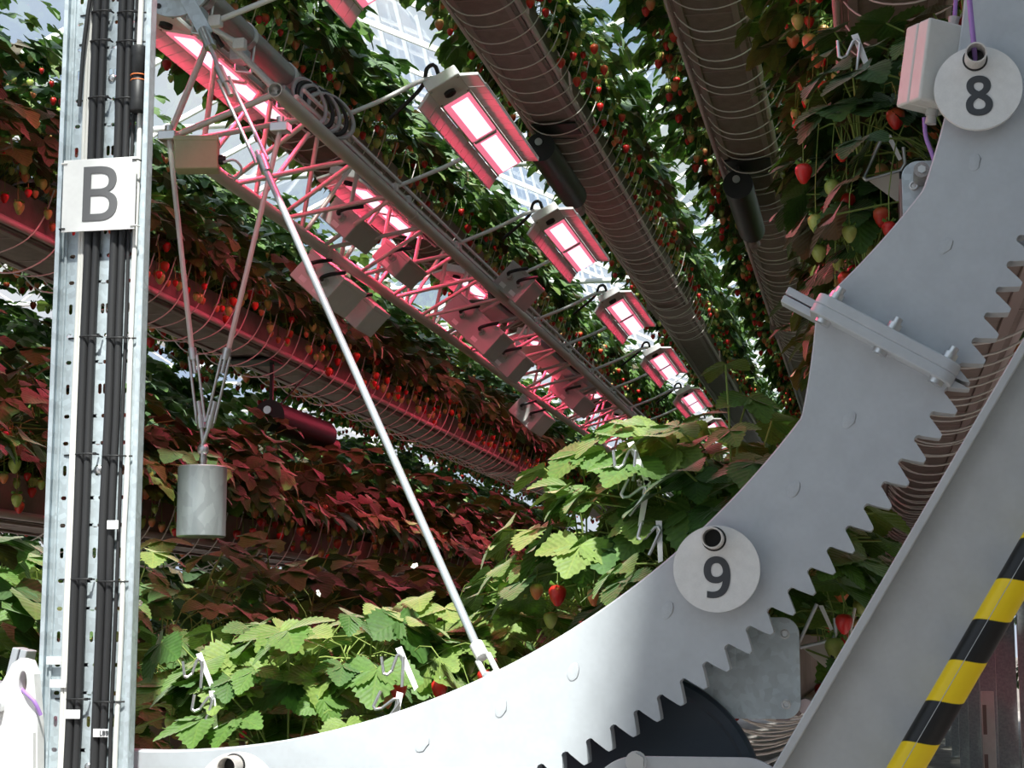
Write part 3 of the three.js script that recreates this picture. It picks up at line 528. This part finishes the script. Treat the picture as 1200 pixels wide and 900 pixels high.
for (let k = 0; k < 10; k++) {
  const q = pin(k), yb = q.y + GB, L = GZ1 - GZ0, g = thing('growing_gutter', 'mauve metal ' + gutterWords[k], 'gutter', S(q.x, yb, GZ0));
  const wall = (x, y, w, h) => metricUV(rbox(w, h, L, 0.002).translate(x, y, -L / 2), 0.6);
  part('trough_floor', wall(0, 0.004, 2 * GW, 0.006), M.trough, g);
  for (const s of [-1, 1]) {
    part('trough_side', wall(s * (GW - 0.003), GH / 2, 0.006, GH), M.trough, g);
    part('rim_tube', cyl(V(s * (GW + 0.012), 0.02, 0), V(s * (GW + 0.012), 0.02, -L), 0.016, 10), M.rim, g);
    part('edge_strip', wall(s * (GW - 0.035), -0.004, 0.03, 0.01), M.troughTrim, g);
  }
  part('peat', wall(0, GH - 0.02, 2 * GW - 0.014, 0.02), M.peat, g);
  const zs = [4.4, 3.8, 3.8, 5, 6, 6, 6.5, 7.2, 7, 5][k], step = 0.2;
  const hoops = k === 2 || k === 3 ? 0 : Math.min(90, Math.floor((17 - zs) / step));
  for (let i = 0; i < hoops; i++) {
    const z = -(zs - GZ0) - i * step, h = part('hoop', hoopGeo, M.hoop, g); h.position.z = z; h.rotation.y = Math.sin(i * 7.3 + k) * 0.05; h.scale.y = 1 + 0.15 * Math.sin(i * 3.1 + k);
    if (zs + i * step < 12) part('clip', clipGeo, M.black, g).position.set(-GW - 0.012, 0.012, z);
    if (i % 2 === 0) part('floor_rib', ribGeo, M.troughTrim, g).position.set(0, -0.0005, z - 0.05);
  }
  // joint plates half way down the house
  part('joint_plate', metricUV(rbox(2 * GW + 0.09, 0.2, 0.012, 0.003), 0.5), M.troughTrim, g).position.set(0, 0.07, -(15.4 - GZ0));
  part('joint_shoe', metricUV(rbox(2 * GW + 0.05, 0.012, 0.5, 0.003), 0.5), M.troughTrim, g).position.set(0, -0.012, -(15.7 - GZ0));
  // end plate with its peg, hung from the pin
  if (k < 3) {
    const sh = roundRect(-0.15, -0.006, 0.158, 0.205, 0.035), hh = -GB;
    part('end_plate', metricUV(plate(sh, 0.005, 0.001), 0.3), M.galv, g).position.z = 0.002;
    part('hanger_bar', metricUV(rbox(0.05, hh - 0.1, 0.008, 0.002).translate(0, 0.1 + (hh - 0.1) / 2, 0.01), 0.3), M.galv, g);
    for (const [sx, sy] of [[-0.125, 0.15], [0.128, 0.025], [0.128, 0.17], [-0.12, 0.025]]) part('end_screw', merge([new THREE.CylinderGeometry(0.011, 0.011, 0.003, 18).rotateX(Math.PI / 2), new THREE.TorusGeometry(0.0075, 0.0022, 6, 16).translate(0, 0, 0.0025), hex(0.004, 0.004).rotateX(Math.PI / 2)]), M.zinc, g).position.set(sx, sy, 0.009);
    part('peg', merge([new THREE.CylinderGeometry(0.0165, 0.0165, 0.08, 18).rotateX(Math.PI / 2)]), M.oldTube, g).position.set(-0.11, 0.165, 0.045);
    part('peg_screw', new THREE.CylinderGeometry(0.009, 0.009, 0.006, 6).rotateX(Math.PI / 2), M.zinc, g).position.set(-0.11, 0.165, 0.087);
  }
}
// wire bails with a cream flap at the gutter ends
function bail(px, py, Z, s, words) {
  const b = thing('end_bail', words, 'wire bail', at(px, py, Z)), u = Z / FOCAL * s, P = (x, y, z = 0) => V(x * u, -y * u, z);
  part('frame', bent([P(24, -52), P(-1, 0), P(2, 3), P(42, -6), P(47, -14), P(46, -34)], 0.0042, 8), M.zinc, b);
  part('flap', plate(poly([[2, 2], [44, -7], [46, 55], [42, 36]].map(([x, y]) => [x * u, -y * u])), 0.0015, 0), M.flap, b);
  part('tag', plate(poly([[26, -50], [32, -50], [44, -20], [40, -18]].map(([x, y]) => [x * u, -y * u])), 0.002, 0), M.label, b);
  part('tie', rbox(0.008, 0.045, 0.01, 0.002), M.black, b).position.copy(P(42, 8, 0.004));
}
bail(1013, 208, 3.9, 1, 'triangular wire bail with cream flap by place eight');
bail(936, 756, 3.86, 0.9, 'triangular wire bail with cream flap under place nine');
// zigzag spring hooks with white strips
function hook(px, py, Z, s, rz, words) {
  const b = thing('spring_hook', words, 'hook', at(px, py, Z)), u = Z / FOCAL * s; b.rotation.z = rz;
  const P = (x, y, z = 0) => V(x * u, -y * u, z);
  part('wire_form', bent([P(-13, -14), P(-12, 6), P(-8, 8), P(-3, 4), P(5, -13), P(9, -15), P(13, -11), P(8, 24)].map((p, i) => p.setZ(i < 3 ? 0.012 : 0.004)), 0.0037, 8), M.zinc, b);
  part('white_strip', plate(poly([[3, -22], [11, -24], [27, 26], [22, 30]].map(([x, y]) => [x * u, -y * u])), 0.002, 0).translate(0, 0, -0.004), M.label, b);
}
hook(995, 62, 3.85, 1, 0, 'zigzag wire hook with torn white strip among place eight leaves');
hook(733, 541, 3.8, 1, 0.05, 'upper zigzag wire hook with white strip in place nine leaves');
hook(742, 580, 3.8, 1, -0.5, 'middle bent wire hook with white strip in place nine leaves');
hook(760, 628, 3.78, 0.9, -0.3, 'lowest wire hook with white strip, beside number plate 9');
hook(228, 786, 3.82, 0.9, 0.1, 'upper wire hook in the leaves beside the perforated post');
hook(238, 828, 3.8, 0.9, -0.2, 'lower wire hook in the leaves beside the perforated post');
hook(462, 782, 3.82, 1, 0.1, 'upper wire hook in the sunlit leaves over the lower ring');
hook(452, 828, 3.8, 1, -0.5, 'lower wire hook in the sunlit leaves over the lower ring');
// dark rollers slung below gutters
function roller(k, Z, L, dx, dy, r, words, tail) {
  const q = pin(k), o = thing('hanging_roller', words, 'roller', S(q.x + dx, q.y + GB + dy, Z));
  part('roller_tube', cyl(V(0, 0, 0), V(0, 0, -L), r, 28), M.black, o);
  part('end_cap', new THREE.CylinderGeometry(r * 1.02, r * 1.02, 0.02, 28).rotateX(Math.PI / 2), M.black, o);
  part('cap_screw', new THREE.CylinderGeometry(0.022, 0.022, 0.02, 14).rotateX(Math.PI / 2), M.zinc, o).position.set(-r * 0.1, r * 0.35, 0.012);
  part('saddle', rbox(2 * GW * 0.85, 0.012, 0.22, 0.003), M.black, o).position.set(-dx, -dy - 0.02, -0.02);
  part('saddle_arm', rbox(0.02, -dy, 0.02, 0.003), M.black, o).position.set(0, -dy / 2, -0.02);
  part('stay', cyl(V(r * 0.6, r * 0.6, 0), V(0.16, -dy, -0.3), 0.004, 6), M.black, o);
  part('tail_ball', merge([cyl(V(0, -r * 0.4, -L), V(0, -r * 0.4, -L - 0.2), 0.025, 10), new THREE.SphereGeometry(0.04, 14, 10).translate(0, -r * 0.5, -L - 0.22)]), M.troughTrim, o);
}
roller(7, 9.7, 1.15, -0.09, -0.13, 0.085, 'black roller slung under the broad gutter behind the grow lamps');
roller(8, 9.9, 1.15, -0.06, -0.14, 0.085, 'black roller slung under the overhead gutter with a ball end');
roller(5, 9.0, 0.95, 0.1, -0.32, 0.085, 'dark roller slung under the pink lit gutter beneath the truss');

// ---------------------------------------------------------------- strawberry plants
const leafTex = tex(128, (u, v) => { // u across (0.5 = midrib), v along: pale midrib and side veins
  const s = Math.abs(u - 0.5), mid = Math.exp(-((s / 0.018) ** 2)), w = (v - s * 0.9) * 7, side = Math.exp(-(((w - Math.round(w)) / 0.07) ** 2)) * (s < 0.47 ? 1 : 0.3);
  const m = 0.78 + 0.12 * nB(u * 24, v * 24) + 0.1 * nC(u * 7, v * 7), k = Math.min(1, mid * 0.5 + side * 0.16);
  return [m + k * 0.3, m + k * 0.14, m + k * 0.1];
}, true);
const leafBump = tex(128, (u, v) => { const s = Math.abs(u - 0.5), w = (v - s * 0.9) * 7, d = Math.abs(w - Math.round(w)); return 0.15 + 0.75 * Math.min(1, d * 2.2) * Math.min(1, s / 0.05) + 0.1 * nB(u * 32, v * 32); });
const leafMat = c => new THREE.MeshPhysicalMaterial({ color: new THREE.Color().setRGB(...c), map: leafTex, bumpMap: leafBump, bumpScale: 0.0009, roughness: 0.6, transmission: 0.45, thickness: 0, ior: 1.4, side: THREE.DoubleSide });
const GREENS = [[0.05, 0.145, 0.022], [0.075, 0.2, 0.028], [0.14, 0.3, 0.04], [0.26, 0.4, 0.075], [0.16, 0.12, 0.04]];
const leafMats = GREENS.map(leafMat);
const foliageMat = leafMat([1, 1, 1]); foliageMat.vertexColors = true;
// one leaflet lying along +z from the origin, length 1, tip down
function leaflet(n, teeth, cup, wide = 0.42, droop = 0.18) {
  const pos = [], uv = [], idx = [], w = t => wide * Math.pow(Math.sin(Math.PI * Math.pow(t, 0.72) * 0.985 + 0.03), 0.8);
  const y = (t, s) => -droop * t * t + cup * Math.abs(s);
  for (let i = 0; i <= n; i++) { const t = i / n; pos.push(0, y(t, 0), t); uv.push(0.5, t); }
  const rows = n * teeth;
  for (const s of [-1, 1]) {
    const b = pos.length / 3;
    for (let i = 0; i <= rows; i++) { const t = i / rows, k = (i % 2 ? 1.04 : 0.87) * w(t), tt = i % 2 ? t + 0.03 : t; pos.push(s * k, y(Math.min(1, tt), k), Math.min(1.0, tt)); uv.push(0.5 + s * k / (2 * wide) * 0.98, t); }
    for (let i = 0; i < n; i++) for (let j = 0; j < teeth; j++) { const e = b + i * teeth + j; s > 0 ? idx.push(i, e, e + 1) : idx.push(i, e + 1, e); if (j === teeth - 1) s > 0 ? idx.push(i, e + 1, i + 1) : idx.push(i, i + 1, e + 1); }
  }
  const g = new THREE.BufferGeometry(); g.setAttribute('position', new THREE.Float32BufferAttribute(pos, 3)); g.setAttribute('uv', new THREE.Float32BufferAttribute(uv, 2)); g.setIndex(idx); g.computeVertexNormals(); return g;
}
// a leaf of three leaflets, its stalk meeting at the origin, facing +y and pointing along +z
function trifoliate(n, teeth, r) {
  const l = [];
  for (const [a, s] of [[0, 1], [1.35, 0.92], [-1.35, 0.92]]) {
    const g = leaflet(n, teeth, 0.08 + r() * 0.2, 0.43 + r() * 0.06, 0.05 + r() * 0.25);
    g.scale(s, s, s); g.rotateX((r() - 0.4) * 0.35); g.rotateY(a + (r() - 0.5) * 0.25); l.push(g);
  }
  return merge(l);
}
const rl = seeded(11), fineLeaves = [0, 1, 2, 3, 4].map(() => trifoliate(8, 2, rl)), coarseLeaves = [0, 1, 2, 3].map(() => trifoliate(3, 2, rl));
function tint(g, c) { const n = g.attributes.position.count, a = new Float32Array(n * 3); for (let i = 0; i < n; i++) a.set(c, 3 * i); g.setAttribute('color', new THREE.BufferAttribute(a, 3)); return g; }
// fruit hanging down from the origin
function berry(body, shoulder) {
  const prof = [[0, -0.044], [0.006, -0.042], [0.013, -0.032], [0.0175, -0.02], [0.0175, -0.011], [0.012, -0.004], [0, -0.002]].map(p => new THREE.Vector2(...p)), g = flat(new THREE.LatheGeometry(prof, 9)), p = g.attributes.position, c = new Float32Array(p.count * 3), rr = seeded(4);
  for (let i = 0; i < p.count; i++) { const k = THREE.MathUtils.smoothstep(p.getY(i), -0.03, -0.004) * 0.8, e = 0.9 + 0.2 * rr(); for (let j = 0; j < 3; j++) c[3 * i + j] = (body[j] * (1 - k) + shoulder[j] * k) * e; }
  g.setAttribute('color', new THREE.BufferAttribute(c, 3));
  const cal = []; for (let i = 0; i < 6; i++) { const q = flat(new THREE.ConeGeometry(0.005, 0.018, 3, 1)); q.scale(1, 1, 0.3).rotateZ(2.0).translate(0.008, -0.001, 0).rotateY(i * Math.PI / 3); cal.push(tint(q, [0.12, 0.26, 0.04])); }
  return merge([g, ...cal]);
}
const berryGeos = [berry([0.52, 0.012, 0.012], [0.5, 0.03, 0.02]), berry([0.5, 0.02, 0.015], [0.6, 0.16, 0.05]), berry([0.6, 0.16, 0.06], [0.5, 0.42, 0.16]), berry([0.36, 0.4, 0.1], [0.3, 0.4, 0.08])];
const berryMat = std(0xffffff, 0.35, 0, { vertexColors: true });
// where the leaves and fruit of one plant sit: origin at the middle of the gutter's rim
function plan(r, nLeaves, nFruit, reach = 0.44, high = 0.5, size = 0.1, low = -0.06, spread = GW + 0.035) {
  const leaves = [], fruit = [];
  for (let i = 0; i < nLeaves; i++) {
    const az = r() * 6.283, k = Math.sqrt(r()), el = 1.5 - 1.75 * k + (r() - 0.5) * 0.35, R = (0.62 + 0.38 * r());
    const p = V(Math.cos(az) * Math.cos(el) * reach * R, 0.03 + Math.sin(el) * high * R, Math.sin(az) * Math.cos(el) * reach * 0.75 * R);
    if (Math.abs(p.x) < GW + 0.06) p.y = Math.max(p.y, 0.1); else p.y = Math.max(p.y, low);
    const outward = V(p.x, 0.0, p.z).normalize(), dir = outward.clone().multiplyScalar(0.8).add(V((r() - 0.5) * 0.9, -0.15 - 0.75 * Math.max(0, 0.5 - p.y), (r() - 0.5) * 0.9)).normalize();
    const up = V(0, 1, 0).addScaledVector(outward, 0.35 + 0.5 * r()).add(V((r() - 0.5) * 0.7, 0, (r() - 0.5) * 0.7)).normalize();
    const z = dir, x = up.clone().cross(z).normalize(), y = z.clone().cross(x);
    leaves.push({ p, m: new THREE.Matrix4().makeBasis(x, y, z).scale(V(1, 1, 1).multiplyScalar(size * (0.75 + 0.5 * r()))).setPosition(p), c: r() < 0.16 ? 3 : r() < 0.08 ? 4 : Math.floor(r() * 3) });
  }
  for (let i = 0; i < nFruit; i++) {
    const s = r() < 0.62 ? 1 : -1; fruit.push({ p: V(s * (spread + r() * 0.13), 0.13 - Math.pow(r(), 1.2) * 0.26, (r() - 0.5) * 0.3), s, c: [0, 0, 1, 2, 2, 3, 3][Math.floor(r() * 7)], k: 0.75 + 0.5 * r(), t: r() * 6 });
  }
  return { leaves, fruit };
}
function stemsOf(pl, side = 4) {
  const l = pl.leaves.map(({ p }, i) => wire([V(p.x * 0.1, 0, p.z * 0.15), V(p.x * 0.45, p.y * 0.75 + 0.03, p.z * 0.45), p], 0.0024, 5, side));
  for (const f of pl.fruit) l.push(wire([V(f.s * 0.04, 0.03, f.p.z * 0.3), V(f.p.x * 0.75, 0.16, f.p.z * 0.7), V(f.p.x, f.p.y + 0.05, f.p.z), f.p], 0.0016, 7, 3));
  return merge(l);
}
const BERRY_UP = V(0, 0, 0);
function finePlant(label, pos, seed, o = {}) {
  const r = seeded(seed), pl = plan(r, o.leaves ?? 40, o.fruit ?? 10, o.reach ?? 0.4, o.high ?? 0.58, o.size ?? 0.098, -0.06, o.spread), t = thing('strawberry_plant', label, 'plant', pos, o.group);
  for (const f of pl.leaves) { const c = o.tone ? o.tone[Math.floor(r() * o.tone.length)] : f.c; const m = part('leaf', fineLeaves[Math.floor(r() * 5)], leafMats[c], t); m.applyMatrix4(f.m); }
  for (const f of pl.fruit) { const m = part('strawberry', berryGeos[f.c], berryMat, t); m.position.copy(f.p); m.scale.setScalar(f.k); m.rotation.y = f.t; }
  part('stems', stemsOf(pl, 5), M.stem, t);
  if (o.flowers) for (let i = 0; i < o.flowers; i++) { const l = []; for (let j = 0; j < 5; j++) l.push(new THREE.SphereGeometry(0.0045, 6, 4).scale(1, 0.25, 1).translate(0.006, 0, 0).rotateY(j * 1.2566)); const m = part('blossom', merge(l), M.flower, t); m.position.set((r() - 0.2) * 0.4, 0.1 + r() * 0.3, (r() - 0.6) * 0.25); m.rotation.set(r() * 2, r(), r() * 2); }
  return t;
}
// coarser plants for the long rows
const rowPlants = [];
for (let v = 0; v < 7; v++) {
  const r = seeded(500 + v), pl = plan(r, 46, 16, 0.46, 0.56, 0.112, 0.06), fol = [], fr = [];
  for (const f of pl.leaves) { const g = coarseLeaves[Math.floor(r() * 4)].clone(), b = GREENS[f.c], e = 0.68 + 0.36 * r(); g.applyMatrix4(f.m); fol.push(tint(g, b.map(q => q * e))); }
  for (const f of pl.fruit) fr.push(berryGeos[f.c].clone().scale(f.k, f.k, f.k).translate(f.p.x, f.p.y, f.p.z));
  const whole = { foliage: merge(fol), stems: stemsOf(pl, 3), fruit: merge(fr), pl };
  rowPlants.push(whole);
}
const rowSpan = [[3.95, 3.6], [3.95, 3.6], [3.95, 3.6], [4.3, 4.3], [5.4, 4.3], [5.6, 4.3], [6.2, 4.3], [7.2, 4.3], [6.8, 4.3], [4.6, 3.9]];
const rowWords = ['strawberry plant in the row hung at place eight', 'strawberry plant in the row hung at place nine', 'strawberry plant in the low row behind the sunlit ring', 'strawberry plant in the low row behind the perforated post', 'red lit strawberry plant in the row below the pink gutter', 'strawberry plant on the pink lit gutter under the truss', 'strawberry plant on the gutter behind the lattice truss', 'strawberry plant on the broad gutter beside the grow lamps', 'strawberry plant on the overhead gutter with the ball ended roller', 'strawberry plant on the gutter above place eight'];
const FINE_TO = [5.3, 5.0, 5.6, 6.4, 0, 0, 0, 0, 0, 0], SINGLE_TO = [9, 8, 10, 12, 15, 15.5, 15.5, 16.5, 16.5, 11], far = rowPlants.map(() => []);
const STEP = 0.3, rp = seeded(2024);
for (let k = 0; k < 10; k++) {
  const q = pin(k), y = q.y + GB + GH;
  let i = 0;
  for (let z = GZ0 + 0.18; z < GZ1 - 0.1; z += STEP, i++) {
    const pos = S(q.x + (rp() - 0.5) * 0.03, y, z + (rp() - 0.5) * 0.08), spin = (rp() - 0.5) * 0.5, grow = (0.9 + rp() * 0.25) * (k === 3 ? 1.18 : 1), v = Math.floor(rp() * 7), seen = z >= rowSpan[k][0] - 0.2;
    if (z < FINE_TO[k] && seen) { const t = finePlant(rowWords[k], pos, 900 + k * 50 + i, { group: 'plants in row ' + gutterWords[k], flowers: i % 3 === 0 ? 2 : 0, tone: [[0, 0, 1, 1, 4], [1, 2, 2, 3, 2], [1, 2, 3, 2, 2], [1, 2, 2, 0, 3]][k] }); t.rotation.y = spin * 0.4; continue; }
    if (z < SINGLE_TO[k] && seen) {
      const w = rowPlants[v], t = thing('strawberry_plant', rowWords[k], 'plant', pos, 'plants in row ' + gutterWords[k]); t.rotation.y = spin; t.scale.setScalar(grow);
      part('foliage', w.foliage, foliageMat, t); part('stems', w.stems, M.stem, t);
      if (z < 10.5) for (const f of w.pl.fruit) { const m = part('strawberry', berryGeos[f.c], berryMat, t); m.position.copy(f.p); m.scale.setScalar(f.k); m.rotation.y = f.t; }
      else part('strawberries', w.fruit, berryMat, t).userData.kind = 'stuff';
      continue;
    }
    far[v].push(new THREE.Matrix4().compose(pos, new THREE.Quaternion().setFromAxisAngle(V(0, 1, 0), spin), V(grow, grow, grow)));
  }
}
function extras(list, label, where, group, o) { for (const [i, [px, py, z, sd]] of list.entries()) finePlant(`${label} ${where[i]}`, at(px, py, z), sd, { group, ...o }); }
extras([[790, 665, 4.0, 71], [735, 695, 4.05, 72], [860, 655, 4.0, 73], [690, 710, 4.2, 78]], 'bushy bright strawberry plant', ['behind the middle wire hook', 'beside the lowest wire hook', 'closest to number plate nine', 'on the tie rod side of the wire hooks'], 'plants by the wire hooks', { leaves: 24, fruit: 4, reach: 0.3, high: 0.38, flowers: 1, tone: [1, 2, 2, 3] });
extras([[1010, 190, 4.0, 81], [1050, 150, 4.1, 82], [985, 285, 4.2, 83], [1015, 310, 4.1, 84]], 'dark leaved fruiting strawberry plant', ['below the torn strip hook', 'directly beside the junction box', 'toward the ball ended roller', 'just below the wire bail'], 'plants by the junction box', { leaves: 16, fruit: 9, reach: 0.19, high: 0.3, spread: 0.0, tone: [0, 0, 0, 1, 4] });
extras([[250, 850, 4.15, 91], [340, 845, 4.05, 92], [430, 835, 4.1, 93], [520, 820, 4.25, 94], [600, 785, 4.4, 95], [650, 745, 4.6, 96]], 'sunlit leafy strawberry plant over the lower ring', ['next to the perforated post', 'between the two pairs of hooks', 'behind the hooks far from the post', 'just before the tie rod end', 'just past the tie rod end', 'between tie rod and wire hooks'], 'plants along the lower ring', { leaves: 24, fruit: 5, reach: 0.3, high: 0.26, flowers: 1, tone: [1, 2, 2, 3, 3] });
// the rows of the carousels on either side: a hedge behind the gaps, and a screen for the low sky
for (const [x0, z0, up] of [[-5.6, 3, 9], [2.9, -6, 8]]) for (let row = 0; row < up; row++) for (let z = z0; z < 34; z += 0.34) far[Math.floor(rp() * 7)].push(new THREE.Matrix4().compose(S(x0 + Math.sign(x0) * (row % 2) * 0.7 + (rp() - 0.5) * 0.3, -0.8 + row * 0.55, z), new THREE.Quaternion().setFromAxisAngle(V(0, 1, 0), rp() * 6), V(1.15, 1.15, 1.15)));
for (let x = -3.4; x < 2.2; x += 0.9) for (let row = 0; row < 4; row++) for (let z = 2.8; z < 5; z += 0.36) far[Math.floor(rp() * 7)].push(new THREE.Matrix4().compose(S(x + (rp() - 0.5) * 0.2, -0.8 + row * 1.05, -z), new THREE.Quaternion().setFromAxisAngle(V(0, 1, 0), rp() * 6), V(1.1, 1.1, 1.1)));
for (let x = 1.3; x < 3; x += 0.55) for (let z = 6; z < 32; z += 0.34) far[Math.floor(rp() * 7)].push(new THREE.Matrix4().compose(S(x, 2.75, z), new THREE.Quaternion().setFromAxisAngle(V(0, 1, 0), rp() * 6), V(1.1, 1.1, 1.1)));
const distant = new THREE.Group(); distant.name = 'distant_foliage'; distant.userData = { label: 'dense strawberry foliage far down the rows and beyond', category: 'foliage', kind: 'stuff' }; scene.add(distant);
rowPlants.forEach((w, v) => {
  for (const [n, g, m] of [['leaves', w.foliage, foliageMat], ['fruit', w.fruit, berryMat]]) {
    const im = shade(new THREE.InstancedMesh(g, m, far[v].length)); im.name = n; im.userData.kind = 'stuff'; far[v].forEach((e, i) => im.setMatrixAt(i, e)); distant.add(im);
  }
});

// ---------------------------------------------------------------- posts of the next aisle
for (let i = 0; i < 9; i++) {
  const z = 10.4 + i * 2.5, o = thing('steel_post', 'galvanised steel post in the receding row behind the striped guard', 'post', S(1.05, -EYE, z), 'row of galvanised posts');
  part('web', metricUV(rbox(0.16, 4.6, 0.004, 0.001).translate(0, 2.3, 0), 0.3), M.post, o);
  for (const s of [-1, 1]) part('flange', metricUV(rbox(0.004, 4.6, 0.07, 0.001).translate(s * 0.08, 2.3, -0.035), 0.3), M.post, o);
  part('foot', metricUV(rbox(0.2, 0.012, 0.14, 0.002).translate(0, 0.006, -0.03), 0.3), M.post, o);
}
{
  const o = thing('slotted_duct', 'pale upright duct with brown slots among the galvanised posts', 'duct', S(0.88, -EYE, 15.2));
  part('duct_body', metricUV(rbox(0.1, 1.16, 0.08, 0.004).translate(0, 0.6, 0), 0.5), M.boxLight, o);
  for (const y of [0.55, 0.95]) part('slot', rbox(0.03, 0.24, 0.01, 0.002), M.trough, o).position.set(-0.03, y, 0.04);
}
scene.traverse(o => { if (o.isMesh) o.castShadow = o.receiveShadow = true; });
renderer.render(scene, camera);
